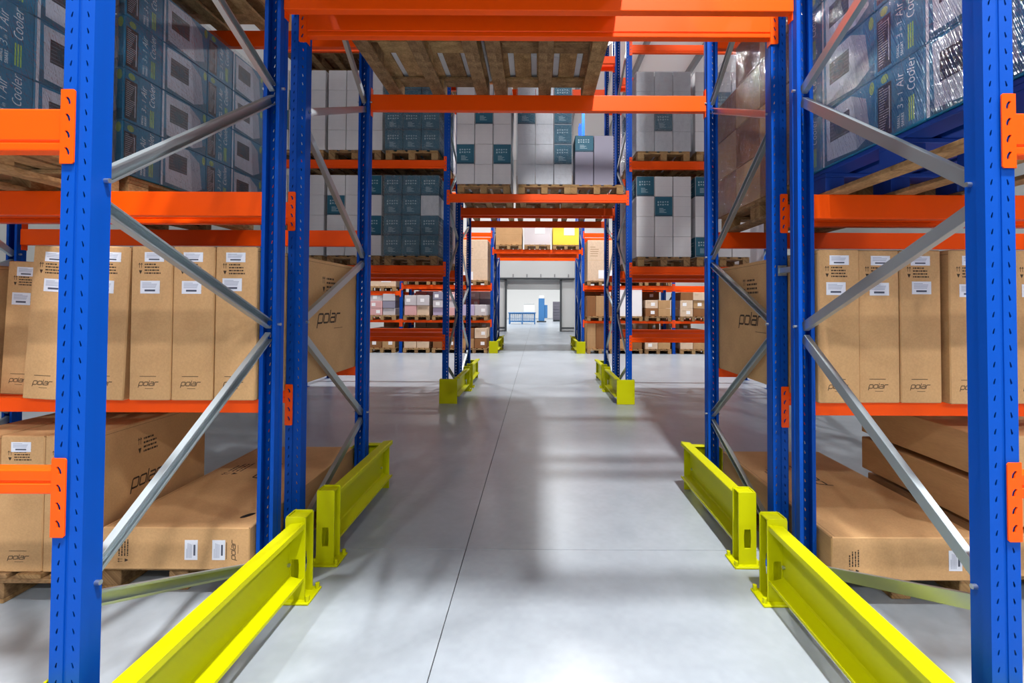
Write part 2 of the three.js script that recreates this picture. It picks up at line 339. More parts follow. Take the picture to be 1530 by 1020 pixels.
for (const r of ROWS) {
  const xs = [-POST_X, POST_X, -POST_X - BAY, POST_X + BAY];
  if (r.id > 3) xs.push(-POST_X - 2 * BAY, POST_X + 2 * BAY);
  for (const x of xs) {
    const f = (r.id < 2 ? frameFine : frameCoarse).clone(); f.name = numbered('upright_frame'); scene.add(f);
    f.position.set(x, 0, -r.z); f.rotation.y = r.dir > 0 ? 0 : Math.PI;
    const side = x < 0 ? 'left' : 'right', n = Math.abs(x) < 2 ? `at the ${side} side of the tunnel` : Math.abs(x) < 5 ? `one bay ${side} of the tunnel` : `two bays ${side} of the tunnel`;
    tag(f, `blue slotted upright frame of the ${r.word} ${n}`, 'rack frame', 'blue upright frames');
  }
}
// spacers tying back-to-back frames
for (const [r, w] of [[ROWS[0], 'nearest and second']]) for (const s of [1]) {
  const sp = thing('row_spacer', `short galvanised tie between ${w} rack rows ${s < 0 ? 'left' : 'right'} of the tunnel`, 'rack tie', [s * (POST_X + .01), 1.70, -r.z - 1.2]);
  part('bar', box(.035, .028, .2), M.galv, sp); part('end_flange', box(.05, .06, .004), M.galv, sp).position.z = .09; part('end_flange', box(.05, .06, .004), M.galv, sp).position.z = -.09;
}

// ------------------------------------------------------------------ beams
function beamGeo(h) {
  const s = new THREE.Shape(), g = h > .1 ? .026 : h * .46, r = .005, d = .05;
  s.moveTo(r, 0); s.lineTo(d - r, 0); s.quadraticCurveTo(d, 0, d, r); s.lineTo(d, g - .004); s.lineTo(d - .005, g); s.lineTo(d - .005, g + .003); s.lineTo(d, g + .008); s.lineTo(d, h - r); s.quadraticCurveTo(d, h, d - r, h);
  s.lineTo(r, h); s.quadraticCurveTo(0, h, 0, h - r); s.lineTo(0, r); s.quadraticCurveTo(0, 0, r, 0);
  const e = new THREE.ExtrudeGeometry(s, { depth: 2.7, bevelEnabled: false, curveSegments: 3 }).translate(-d, 0, -1.35); // x: -d..0 is depth
  return e.rotateY(-Math.PI / 2);          // depth faces +z at 0, length along x
}
function connectorGeo(h, up, down, sgn) {   // plate on the post face beside the beam end
  const s = new THREE.Shape(), H = h + up + down, w = .042, c = .005;
  s.moveTo(c, 0); s.lineTo(w - c, 0); s.lineTo(w, c); s.lineTo(w, H - c); s.lineTo(w - c, H); s.lineTo(c, H); s.lineTo(0, H - c); s.lineTo(0, c); s.closePath();
  for (let k = 0; k < 4; k++) { const y = H * (.16 + k * .226), p = new THREE.Path(); [[.013, .012], [.019, .002], [.021, -.008], [.027, -.012], [.030, -.004], [.027, .006], [.020, .014]].forEach(([a, b], q) => q ? p.lineTo(a, y + b) : p.moveTo(a, y + b)); p.closePath(); s.holes.push(p); }
  const plate = new THREE.ExtrudeGeometry(s, { depth: .004, bevelEnabled: false });
  const lip = box(.004, H, .045, .0, H / 2, -.02);
  const g = merged([plate, lip]).translate(0, -down, .001);
  if (sgn < 0) { g.scale(-1, 1, 1); const p = g.attributes.position, n = g.attributes.normal, u = g.attributes.uv; for (let i = 0; i < p.count; i += 3) for (const a of [p, n, u]) for (let q = 0; q < a.itemSize; q++) { const t = a.getComponent(i + 1, q); a.setComponent(i + 1, q, a.getComponent(i + 2, q)); a.setComponent(i + 2, q, t); } }
  return g.translate(sgn * 1.35, 0, 0);
}
const BEAM = { tall: { h: .128, g: beamGeo(.128), c: [connectorGeo(.128, .058, .04, -1), connectorGeo(.128, .058, .04, 1)] }, slim: { h: .072, g: beamGeo(.072), c: [connectorGeo(.072, .036, .125, -1), connectorGeo(.072, .036, .125, 1)] } };
const SIDE = [[1.0, 'slim', 'lowest'], [2.085, 'tall', 'second'], [3.70, 'tall', 'third'], [5.50, 'tall', 'fourth']];
const OVER = [[3.185, 'tall', 'lower'], [5.88, 'tall', 'upper']];
function beam(r, edge, cx, top, kind, label) {
  const B = BEAM[kind], Z = edge === 'aisle' ? r.z : r.z + r.dir * 1.1, faceCam = edge === 'aisle' ? r.dir > 0 : r.dir < 0;
  const b = thing('pallet_beam', label, 'rack beam', [cx, top - B.h, -Z + (faceCam ? .002 : -.002)], faceCam ? 0 : Math.PI, 'orange pallet beams');
  part('beam', B.g, M.orange, b); part('connector', B.c[0], M.orange, b); part('connector', B.c[1], M.orange, b);
}
for (const r of ROWS) for (const edge of ['aisle', 'gap']) {
  const near = (edge === 'aisle') === (r.dir > 0) ? 'near' : 'far';
  for (const [bi, cx] of [[0, 0], [-1, -BAY], [1, BAY], [-2, -2 * BAY], [2, 2 * BAY]]) {
    if (Math.abs(bi) === 2 && r.id < 4) continue;
    const where = bi === 0 ? 'over the tunnel' : `${Math.abs(bi) === 2 ? 'two bays ' : ''}${bi < 0 ? 'left' : 'right'} of the tunnel`;
    for (const [top, kind, lv] of bi === 0 ? OVER : SIDE) {
      if (Math.abs(bi) === 2 && top > 3) continue;
      if (r.id > 3 && bi === 0 && top > 5) continue;
      const drop = bi === -2 ? .2 * (top > 2 ? 1 : 0) : 0;
      beam(r, edge, cx, top - drop, kind, `orange beam of the ${lv} shelf, ${near} edge of ${r.word}, ${where}`);
    }
  }
}

// ------------------------------------------------------------------ yellow guards
{
  const railShape = new THREE.Shape();   // drawn for the guard on the right of the tunnel: x from web (0) towards the tunnel (negative)
  const o = [[0, .005], [-.008, 0], [-.078, -.012], [-.082, -.008], [-.082, .006], [-.077, .006], [-.077, -.004], [-.014, .012], [-.008, .022], [-.008, .245], [-.014, .257], [-.077, .267], [-.077, .250], [-.082, .250], [-.082, .275], [-.076, .280], [-.008, .272], [0, .262]];
  o.forEach(([x, y], k) => k ? railShape.lineTo(x, y) : railShape.moveTo(x, y)); railShape.closePath();
  const railGeo = new THREE.ExtrudeGeometry(railShape, { depth: 1.02, bevelEnabled: false }).translate(0, 0, -1.02);
  const mirror = g0 => { const g = g0.index ? g0.toNonIndexed() : g0.clone(); g.scale(-1, 1, 1); const p = g.attributes.position, n = g.attributes.normal, u = g.attributes.uv; for (let i = 0; i < p.count; i += 3) for (const a of [p, n, u]) for (let q = 0; q < a.itemSize; q++) { const t = a.getComponent(i + 1, q); a.setComponent(i + 1, q, a.getComponent(i + 2, q)); a.setComponent(i + 2, q, t); } return g; };
  const postShape = new THREE.Shape(); [[-.05, 0], [.05, 0], [.05, .40], [.044, .41], [-.044, .41], [-.05, .40]].forEach(([x, y], k) => k ? postShape.lineTo(x, y) : postShape.moveTo(x, y)); postShape.closePath();
  const hole = new THREE.Path(); [[-.018, .09], [.018, .09], [.022, .15], [.018, .2], [-.018, .2], [-.022, .15]].forEach(([x, y], k) => k ? hole.lineTo(x, y) : hole.moveTo(x, y)); hole.closePath(); postShape.holes.push(hole);
  const postPlate = new THREE.ExtrudeGeometry(postShape, { depth: .006, bevelEnabled: true, bevelSize: .001, bevelThickness: .001, bevelSegments: 1 });
  const postGeo = merged([postPlate.clone().translate(0, 0, .038), postPlate.clone().translate(0, 0, -.044), box(.006, .41, .08, .047, .205, 0), box(.09, .006, .08, 0, .40, 0)]);
  const basePlate = bevelBox(.17, .012, .15, .003), bolt = new THREE.CylinderGeometry(.011, .011, .028, 6);
  const endPlate = merged([bevelBox(.27, .365, .008, .002), bevelBox(.008, .365, .12, .002).translate(.131, 0, -.06), bevelBox(.27, .008, .05, .002).translate(0, .178, -.026)]);
  const rail2 = mirror(railGeo), post2 = mirror(postGeo), end2 = mirror(endPlate);
  for (const r of ROWS) for (const s of [-1, 1]) {
    // local frame: aisle end at z = 0, running to -z; for rows that face away it is turned round
    const g = thing('rack_guard', `yellow steel guard rail along the ${s < 0 ? 'left' : 'right'} side of the tunnel through the ${r.word}`, 'guard rail', [0, 0, -r.z], r.dir > 0 ? 0 : Math.PI, 'yellow guard rails');
    const side = s * r.dir, R = side > 0;   // side in local coordinates
    part('rail', R ? railGeo : rail2, M.yellow, g).position.set(side * 1.25, .115, .035);
    part('end_plate', R ? endPlate : end2, M.yellow, g).position.set(side * 1.335, .184, .055);
    const p = part('post', R ? postGeo : post2, M.yellow, g); p.position.set(side * 1.215, .012, -1.03);
    const b = part('base_plate', basePlate, M.yellow, g); b.position.set(side * 1.215, .006, -1.03);
    for (const [i, k] of [[-.07, -.055], [.07, -.055], [-.07, .055], [.07, .055]]) part('anchor_bolt', bolt, M.yellow, b).position.set(i, .018, k);
    for (const [y, z] of [[.34, -.97], [.19, -.97], [.34, -.02], [.19, -.02]]) part('rail_bolt', new THREE.CylinderGeometry(.009, .009, .012, 6).rotateZ(Math.PI / 2), M.bolt, g).position.set(side * 1.238, y, z);
  }
}

// ------------------------------------------------------------------ pallets
const palletGeo = { bottom: bevelBox(.1, .022, 1.2, .003), block: bevelBox(.1, .078, .14, .003), cross: bevelBox(.8, .022, .14, .003), deck: bevelBox(.125, .022, 1.2, .003) };
for (const k of ['bottom', 'deck', 'cross', 'block']) { const g = palletGeo[k], p = g.attributes.position, u = g.attributes.uv; for (let i = 0; i < u.count; i++) { const along = k === 'cross' ? p.getX(i) : p.getZ(i), across = (k === 'cross' ? p.getZ(i) : p.getX(i)) + p.getY(i); u.setXY(i, across * 5, along * .8); } }
function pallet(x, Y, Z0, label, painted) {          // Z0: near edge distance
  const p = thing('pallet', label, 'pallet', [x, Y, -(Z0 + .6)], 0, 'wooden pallets'), q = Math.floor(rnd() * 3);
  const mat = k => painted && k ? M.bluePaint : M.wood[(q + Math.floor(rnd() * 2)) % 3];
  for (const i of [-.35, 0, .35]) part('bottom_board', palletGeo.bottom, mat(0), p).position.set(i, .011, 0);
  for (const i of [-.35, 0, .35]) for (const k of [-.53, 0, .53]) part('block', palletGeo.block, mat(1), p).position.set(i, .061, k);
  for (const k of [-.53, 0, .53]) part('cross_board', palletGeo.cross, mat(1), p).position.set(0, .111, k);
  for (const i of [-.337, -.168, 0, .168, .337]) part('deck_board', palletGeo.deck, mat(1), p).position.set(i, .133, 0);
  return Y + .144;
}
// stretch film round a load
function film(x0, x1, y0, y1, z0, z1, label) {
  const L = [], jig = .008;
  const wall = (ax, az, bx, bz) => { const len = Math.hypot(bx - ax, bz - az), g = new THREE.PlaneGeometry(len, y1 - y0, 14, 14); g.rotateY(Math.atan2(-(bz - az), bx - ax)); g.translate((ax + bx) / 2, (y0 + y1) / 2, (az + bz) / 2); const p = g.attributes.position, n = g.attributes.normal; for (let i = 0; i < p.count; i++) { const a = rr(0, jig); p.setXYZ(i, p.getX(i) + n.getX(i) * a, p.getY(i), p.getZ(i) + n.getZ(i) * a); } L.push(g); };
  const e = .008; const X0 = x0 - e, X1 = x1 + e, Z0 = -(z0 - e), Z1 = -(z1 + e);
  wall(X0, Z0, X1, Z0); wall(X1, Z0, X1, Z1); wall(X1, Z1, X0, Z1); wall(X0, Z1, X0, Z0);
  const g = merged(L); g.computeVertexNormals();
  solid('stretch_film', g, M.film, label, 'stretch film');
}

// ------------------------------------------------------------------ loads
// bicycle cartons
const bikeGeo = bevelBox(.212, .79, 1.37, .005, bikeUV), shortGeo = bevelBox(.222, .68, .84, .005, shortUV), pileGeo = bevelBox(.212, .80, .88, .005, { all: bikePlain });
const tapeGeo = bevelBox(.05, .0012, 1.36, .0003), tapeMat = S({ color: 0xa8814f, roughness: .3 });
function bikeCarton(x, y, Z0, label, group, { tilt = 0, turn = 0, geo = bikeGeo, h = .79, d = 1.37, flat = false, labels = true } = {}) {
  const c = thing('bicycle_carton', label, 'carton', [x, y, -(Z0 + d / 2)], turn, group);
  c.rotation.z = tilt;
  const b = part('body', geo, M.bike, c); b.position.y = h / 2;
  if (flat) { b.rotation.z = Math.PI / 2; b.position.y = .106; b.scale.y = .95; }
  if (labels && !flat) {
    const s1 = part('shipping_label', stickerGeo, M.sticker, c); s1.position.set(rr(-.01, .012), h - .055, d / 2 + .001); s1.scale.y = .75;
    part('shipping_label', stickerGeo, M.sticker, c).position.set(rr(-.02, .012), h - .205 + rr(-.01, .01), d / 2 + .001);
  }
  if (flat) for (const q of labels || []) { const s = part('shipping_label', stickerGeo, M.sticker, c); s.rotation.z = Math.PI / 2; s.position.set(q, .1, d / 2 + .001); }
  if (flat && labels) { const hd = part('handle_hole', new THREE.CylinderGeometry(.016, .016, .002, 12), M.black, c); hd.scale.x = 2.4; hd.rotation.y = .9; hd.position.set(labels[labels.length - 1] + .06, .2125, d / 2 - .14); }
  return c;
}
const LG = 'bicycle cartons standing left of the tunnel', RG = 'bicycle cartons standing right of the tunnel';
const leftCartons = [[-1.552, 0, 'nearest the tunnel'], [-1.768, 0, 'second from the tunnel'], [-1.984, 0, 'third from the tunnel'], [-2.228, -.028, 'leaning fourth from the tunnel'], [-2.54, -.055, 'leaning farthest over beside a gap']];
for (const [x, t, w] of leftCartons) bikeCarton(x, 1.0, 2.43 + rr(-.01, .02), `tall brown bicycle carton on the left lowest shelf, ${w}`, LG, { tilt: t });
bikeCarton(-2.80, 1.0, 2.56, 'lower bicycle carton set back beside leaning ones on left shelf', LG, { tilt: -.04, geo: bevelBox(.2, .72, 1.3, .005, bikeUV), h: .72, d: 1.3 });
bikeCarton(-3.04, 1.0, 2.42, 'brown bicycle carton cut by the left edge of the photo', LG, { tilt: -.03, geo: bevelBox(.2, .70, 1.3, .005, bikeUV), h: .70, d: 1.3 });
for (const [x, w] of [[1.552, 'nearest the tunnel'], [1.768, 'second from the tunnel'], [1.985, 'third from the tunnel'], [2.22, 'fourth from the tunnel'], [2.56, 'behind the post at photo edge']]) bikeCarton(x, 1.0, 2.43 + rr(-.01, .02), `tall brown bicycle carton on the right lowest shelf, ${w}`, RG);
// floor level left
{
  const y = pallet(-2.70, 0, 2.38, 'wooden floor pallet under standing cartons left of the tunnel');
  for (const [x, w] of [[-2.37, 'with large lettering facing the tunnel'], [-2.595, 'with label and logo under the orange beam'], [-2.84, 'at the left edge on the floor pallet']]) bikeCarton(x, y, 2.40, `short brown carton standing on floor pallet, ${w}`, 'short cartons on floor pallet', { geo: shortGeo, h: .68, d: .84 });
  const y2 = pallet(-1.87, 0, 2.5, 'wooden floor pallet under flat carton left of the tunnel');
  bikeCarton(-1.835, y2, 2.43, 'brown bicycle carton lying flat on the floor pallet left of the tunnel', undefined, { flat: true, labels: [.08, .22] });
  const y3 = pallet(1.87, 0, 2.45, 'wooden floor pallet under flat carton right of the tunnel');
  bikeCarton(1.835, y3, 2.36, 'long brown carton lying flat alone on the floor pallet right of the tunnel', undefined, { flat: true, labels: [.235] });
  const y4 = pallet(2.70, 0, 2.45, 'wooden floor pallet under piled flat cartons right of the tunnel');
  let yy = y4; for (const [k, w] of ['bottom', 'lower middle', 'upper middle', 'top'].entries()) { if (k === 3) continue; bikeCarton(2.62 + (k ? .0 : .04), yy, 2.4, `brown carton lying flat, ${w} of the pile on right floor pallet`, undefined, { flat: true, labels: null, geo: pileGeo, d: .88 }); yy += .246; }
}
// air cooler cartons
const coolerGeo = bevelBox(.268, .298, .40, .004, coolerUV);
function coolerStack(xIn, side, Y, Z0, z1, order, word, painted) {   // xIn: |x| of the side that faces the tunnel; order: w = picture side out, n = narrow side out
  const rows = 4, cx = side * (xIn + .41), y0 = pallet(cx, Y, Z0, `${painted ? 'blue painted' : 'wooden'} pallet under wrapped air coolers, ${word}`, painted);
  let z = z1; const last = order.length - 1;
  [...order].forEach((o, ci) => {
    const t = o === 'n', n = t ? 2 : 3, dx = t ? .403 : .27, len = t ? .27 : .402, zc = z + len / 2; z += len;
    for (let r = 0; r < rows; r++) for (let k = 0; k < n; k++) {
      if (r < rows - 1 && k === 1 && !t && ci > 0 && ci < last) continue;      // core of the stack, enclosed on all sides
      const c = solid('cooler_carton', coolerGeo, M.cooler, `teal cooler carton, ${['bottom', 'second', 'third', 'top'][r]} row, ${['first', 'second', 'third', 'fourth'][ci]} column, ${k === 0 ? 'tunnel face' : k === n - 1 ? 'outer face' : 'core'}, ${word}`, 'carton', [side * (xIn + dx * (k + .5)), y0 + .15 + r * .3, -zc], 'air cooler cartons of the ' + word);
      c.rotation.y = t ? (side > 0 ? -1 : 1) * Math.PI / 2 : 0;
    }
  });
  film(cx - .415, cx + .415, y0, y0 + rows * .3 + .01, z1, z, `clear stretch film round air coolers, ${word}`);
}
coolerStack(2.34, -1, 2.085, 1.44, 1.50, 'wnw', 'near left load');
coolerStack(2.34, -1, 2.085, 2.70, 2.64, 'nwnw', 'second left load');
coolerStack(1.52, 1, 2.085, 1.44, 1.44, 'wnwn', 'near right load', true);
// brown wrapped load right, second row
{
  const y0 = pallet(1.92, 2.085, 2.70, 'wooden pallet under the brown wrapped load right of the tunnel');
  const bg = bevelBox(.395, .31, .385, .004);
  for (let r = 0; r < 4; r++) for (let k = 0; k < 3; k++) for (let i = 0; i < 2; i++) {
    if (r === 3 && k === 2) continue;
    solid('brown_carton', bg, [M.kraftDark, M.kraft][(r + k) % 2], `brown carton in brown wrapped load, ${['bottom', 'second', 'third', 'top'][r]} row, ${['near', 'middle', 'far'][k]} end, ${i ? 'outer' : 'tunnel'} side`, 'carton', [1.52 + .2 + i * .4, y0 + .157 + r * .314, -(2.83 + .2 + k * .388)], 'cartons of the brown wrapped load');
  }
  film(1.52, 2.32, y0, y0 + 1.27, 2.83, 4.0, 'clear stretch film round the brown wrapped load right of the tunnel');
}
// upper shelf left, second row
{ const y0 = pallet(-2.55, 3.70, 2.66, 'wooden pallet on the third shelf left of the tunnel, second row'); for (let k = 0; k < 3; k++) for (let i = 0; i < 2; i++) solid('brown_carton', bevelBox(.395, .4, .385, .004), M.kraft, `brown carton high on left third shelf, ${['near', 'middle', 'far'][k]} end, ${i ? 'tunnel' : 'outer'} side`, 'carton', [-2.75 + i * .4, y0 + .202, -(2.90 + k * .39)], 'cartons high on the left'); }

// white cartons with teal print
const rowWords = (r, n) => r === n - 1 ? 'top' : ['bottom', 'second', 'third', 'fourth'][r];
const wGeo = [bevelBox(.272, .306, .393, .004, whiteUV), bevelBox(.272, .306, .393, .004, tealUV), bevelBox(.272, .306, .393, .004, allTealUV)];
function whiteStack(cx, side, Y, Z0, rows, word, teal, wrap) {   // teal: set of 'col,row' (col 0 leftmost, row 0 lowest), 'all' or inverse with '!'
  const y0 = pallet(cx, Y, Z0, `wooden pallet under ${word}`), inv = teal[0] === '!', set = new Set(teal.replace('!', '').split(' '));
  const deep = side > 0 ? 0 : side < 0 ? 2 : -1;
  for (let r = 0; r < rows; r++) for (let c = 0; c < 3; c++) for (let k = 0; k < 3; k++) {
    if (k && c !== deep && deep >= 0) continue; if (deep < 0 && k > 1) continue; if (deep < 0 && k && c === 1) continue;
    const isT = set.has(`${c},${r}`) !== inv, kind = isT ? (inv ? 2 : 1) : 0;
    solid('printed_carton', wGeo[k && !inv ? (rnd() < .3 ? 1 : 0) : kind], M.whiteBox, `${isT ? 'teal printed' : 'plain white'} carton, ${rowWords(r, rows)} row, ${['left', 'middle', 'right'][c]} column${['', ' second deep', ' third deep'][k]}, ${word}`, 'carton', [cx + (c - 1) * .281 + rr(-.001, .001), y0 + .155 + r * .308, -(Z0 + .205 + k * .397)], (isT ? 'teal' : 'white') + ' cartons in ' + word);
  }
  if (wrap) film(cx - .425, cx + .425, y0, y0 + rows * .308, Z0 + .0, Z0 + 1.2, `clear stretch film round ${word}`);
}
const C0 = 7.17;
// over the tunnel, third row
whiteStack(-.83, 0, 3.185, C0, 5, 'left load over third row tunnel', '0,1 2,1 1,3');
whiteStack(.10, 0, 3.185, C0, 5, 'middle load over third row tunnel', '0,3 2,1 2,2 2,3 2,4', true);
{ // tall grey cartons
  const y0 = pallet(.90, 3.185, C0, 'wooden pallet under the tall grey cartons over third row');
  solid('grey_carton', bevelBox(.28, .52, .5, .004), M.greyCarton, 'tall grey carton under the dark one over third row', 'carton', [.71, y0 + .26, -(C0 + .3)]);
  solid('grey_carton', bevelBox(.28, .25, .5, .004), M.whiteBox, 'dark teal carton on top of the tall grey one', 'carton', [.71, y0 + .646, -(C0 + .3)]).geometry = bevelBox(.28, .25, .5, .004, allTealUV);
  solid('grey_carton', bevelBox(.30, .77, .5, .004), M.greyCarton, 'tallest blue-grey carton beside the dark one over third row', 'carton', [1.01, y0 + .385, -(C0 + .3)]);
}
for (const [lv, Y, rows] of [['third', 3.70, 4], ['second', 2.085, 4]]) {
  whiteStack(-1.93, -1, Y, C0, rows, `dark teal load on left ${lv} shelf`, lv === 'second' ? '!2,2' : '!9,9', true);
  whiteStack(-2.80, -1, Y, C0, rows, `middle white load on left ${lv} shelf`, lv === 'second' ? '2,3 2,1 0,2' : '1,9');
  whiteStack(-3.68, -1, Y, C0, rows, `outer white load on left ${lv} shelf`, '0,1 1,2');
  whiteStack(1.92, 1, Y, C0, rows, `inner white load on right ${lv} shelf`, lv === 'second' ? '0,3 1,2' : '1,1', lv === 'third');
  whiteStack(2.82, 1, Y, C0, rows, `outer white load on right ${lv} shelf`, lv === 'second' ? '0,0 0,3 1,2' : '1,2');
}
// pallets over the near tunnel (first and second rows) with their loads
for (const [Z0, w] of [[2.66, 'second rack row'], [1.42, 'nearest rack row']]) for (const [x, side] of [[-.80, 'left'], [.05, 'right']]) {
  const y0 = pallet(x, 3.185, Z0, `wooden pallet on the ${side} over the tunnel in the ${w}`);
  for (let k = 0; k < 3; k++) for (let c = 0; c < 3; c++) for (let r = 0; r < 2; r++) {
    if (Z0 < 2 && r) continue;
    solid('printed_carton', wGeo[(k + c + r) % 2], M.whiteBox, `carton over tunnel, ${w}, ${side} pallet, ${r ? 'upper' : 'lower'} ${['left', 'middle', 'right'][c]}, ${['near', 'centre', 'far'][k]}`, 'carton', [x + (c - 1) * .281, y0 + .155 + r * .308, -(Z0 + .205 + k * .397)], `cartons on the ${side} tunnel pallet of ${w}`);
  }
}
// fourth row over the tunnel
for (const [x, w] of [[-.88, 'left'], [0, 'middle'], [.88, 'right']]) {
  const y0 = pallet(x, 3.185, 8.45, `wooden pallet over the tunnel in the fourth rack row, ${w} one`);
  solid('pale_carton', bevelBox(.78, .5, 1.1, .006), M.kraftPale, `pale brown carton over the tunnel in fourth rack row, ${w} one`, 'carton', [x, y0 + .251, -9.05]);
}
// fifth row
function paperSticker(parent, x, y, z, w = .22, h = .16) { part('paper_label', bevelBox(w, h, .002, .0004), M.paper, parent).position.set(x, y, z); }
function bigCarton(x, y, Z0, w, h, d, mat, label, sticker) {
  const c = thing('large_carton', label, 'carton', [x, y, -(Z0 + d / 2)]); part('body', bevelBox(w, h, d, .008), mat, c).position.y = h / 2;
  part('tape', bevelBox(.06, .002, d * .99, .0005), tapeMat, c).position.y = h + .001;
  if (sticker) paperSticker(c, sticker[0], sticker[1], d / 2 + .002, sticker[2], sticker[3]);
  return c;
}
for (const [x, m, l, st] of [[-.89, M.kraft, 'tan carton on the far tunnel beam', null], [-.01, M.silver, 'silver wrapped carton between tan and yellow ones on far tunnel beam', [.08, .45, .3, .22]], [.87, M.yellowCarton, 'yellow carton on the far tunnel beam', [.1, .42, .32, .24]]]) {
  const y0 = pallet(x, 3.185, 14.45, `wooden pallet under the ${l}`); bigCarton(x, y0, 14.5, .8, .62, 1.1, m, l, st);
}
const E0 = 14.46;
const eLoads = [
  // x, Y, w, h, material, label, sticker
  [-1.93, 2.085, .78, 1.25, M.kraftPale, 'tall pale carton on second shelf left of far tunnel', [-.2, .14, .3, .25]],
  [-2.82, 2.085, .78, .9, M.kraft, 'brown carton on second shelf left of far tunnel, middle of three', null],
  [-3.70, 2.085, .78, 1.1, M.kraftPale, 'pale carton on second shelf left of far tunnel, outermost', null],
  [-1.93, 1.0, .76, .34, M.pink, 'pink wrapped carton under the pale one left of far tunnel', null],
  [-2.82, 1.0, .78, .72, M.lilac, 'lilac wrapped carton left of far tunnel on lowest shelf, middle', [.1, .4, .3, .2]],
  [-3.70, 1.0, .78, .62, M.pink, 'pink wrapped carton left of far tunnel on lowest shelf, outermost', null],
  [-1.93, 0, .78, .62, M.kraft, 'brown carton on floor pallet left of far tunnel', null],
  [-2.82, 0, .78, .60, M.kraftDark, 'dark brown carton on floor pallet left of far tunnel, middle', null],
  [-3.70, 0, .78, .58, M.kraft, 'brown carton on floor pallet left of far tunnel, outermost', null],
  [1.93, 2.085, .78, 1.25, M.kraftPale, 'tall beige carton with white label right of far tunnel', [.15, .2, .42, .26]],
  [2.82, 2.085, .78, .8, M.kraft, 'brown carton on second shelf right of far tunnel, middle', null],
  [3.70, 2.085, .78, .9, M.kraftPale, 'beige carton on second shelf right of far tunnel, outermost', null],
  [2.82, 1.0, .78, .85, M.paper, 'white sheet wrapped carton right of far tunnel on lowest shelf', null],
  [3.70, 1.0, .78, .5, M.kraftDark, 'dark brown carton right of far tunnel on lowest shelf', null],
  [4.78, 1.0, .78, .75, M.kraft, 'brown carton two bays right of far tunnel on lowest shelf', null],
  [2.82, 0, .78, .3, M.kraft, 'low brown carton on floor pallet right of far tunnel', null],
  [3.70, 0, .78, .5, M.kraft, 'brown carton on floor pallet right of far tunnel, outermost', null],
  [4.78, 0, .78, .6, M.kraftDark, 'dark brown carton on floor pallet two bays right of far tunnel', null],
  [-4.75, 1.0, .78, .66, M.lilac, 'lilac wrapped carton two bays left of far tunnel', null],
  [-4.75, 1.885, .78, .5, M.kraftPale, 'pale carton with white label two bays left of far tunnel', [.1, .25, .3, .24]],
  [-4.75, 0, .78, .6, M.kraft, 'brown carton on floor pallet two bays left of far tunnel', null],
];
const mixTones = { brown: [M.kraft, M.kraftDark, M.kraftPale], pink: [M.pink, M.silver, M.lilac, M.kraftPale], lilac: [M.lilac, M.greyCarton, M.silver, M.pink] };
const toneName = m => m === M.kraft ? 'brown' : m === M.kraftDark ? 'dark brown' : m === M.kraftPale ? 'beige' : m === M.pink ? 'pink' : m === M.lilac ? 'lilac' : m === M.silver ? 'silver grey' : 'blue grey';
function mixedStack(x, y, Z0, h, tones, where) {
  const rows = Math.max(1, Math.round(h / .26)), rh = h / rows, rowName = k => rows === 1 ? 'single' : k === rows - 1 ? 'top' : k === 0 ? 'bottom' : ['', 'second', 'third', 'fourth'][k];
  for (let r = 0; r < rows; r++) for (const c of [0, 1]) {
    const m = mixTones[tones][Math.floor(rnd() * mixTones[tones].length)];
    const g = solid('small_carton', bevelBox(.37, rh - .006, 1.06, .006), m, `${toneName(m)} carton, ${rowName(r)} row, ${c ? 'right' : 'left'} half, ${where}`, 'carton', [x + (c - .5) * .385 + rr(-.006, .006), y + rh * (r + .5), -(Z0 + .57 + rr(-.02, .02))]);
    if (rnd() < .35) part('paper_label', bevelBox(.12, Math.min(.1, rh * .5), .002, .0004), M.paper, g).position.set(rr(-.08, .08), 0, .531);
  }
}
for (const [x, Y, w, h, m, l, st] of eLoads) {
  const y0 = pallet(x, Y, E0, `wooden pallet under the ${l}`), mixed = m !== M.paper && (m === M.pink || m === M.lilac || Y < .5 || (Y < 1.5 && Math.abs(x) > 3));
  if (mixed) mixedStack(x, y0, E0, h, m === M.pink ? 'pink' : m === M.lilac ? 'lilac' : 'brown', `${Y < .5 ? 'floor' : 'shelf'} pallet ${Math.abs(x) < 2.3 ? 'nearest' : Math.abs(x) < 3.2 ? 'second from' : Math.abs(x) < 4 ? 'third from' : 'fourth from'} far tunnel, ${x < 0 ? 'left' : 'right'}`);
  else bigCarton(x, y0, E0 + .04, w, h, 1.1, m, l, st);
}
for (const [x, Y, h, t, w] of [[-1.93, 1.0, .78, 'lilac', 'nearest'], [-2.82, 1.0, .82, 'pink', 'second from'], [-3.70, 1.0, .78, 'lilac', 'third from'], [-4.75, 1.0, .75, 'pink', 'fourth from'], [-1.93, 0, .75, 'brown', 'nearest'], [-2.82, 0, .78, 'brown', 'second from'], [-3.70, 0, .74, 'brown', 'third from'], [-4.75, 0, .74, 'brown', 'fourth from'], [1.93, 1.0, .8, 'brown', 'nearest'], [3.70, 1.0, .8, 'brown', 'third from'], [2.82, 0, .7, 'brown', 'second from'], [3.70, 0, .74, 'brown', 'third from'], [4.75, 0, .74, 'brown', 'fourth from']]) {
  const where = `sixth row ${Y < .5 ? 'floor' : 'shelf'} pallet ${w} far tunnel, ${x < 0 ? 'left' : 'right'}`;
  mixedStack(x, pallet(x, Y, 15.76, `wooden pallet, ${where}`), 15.76, h, t, where);
}
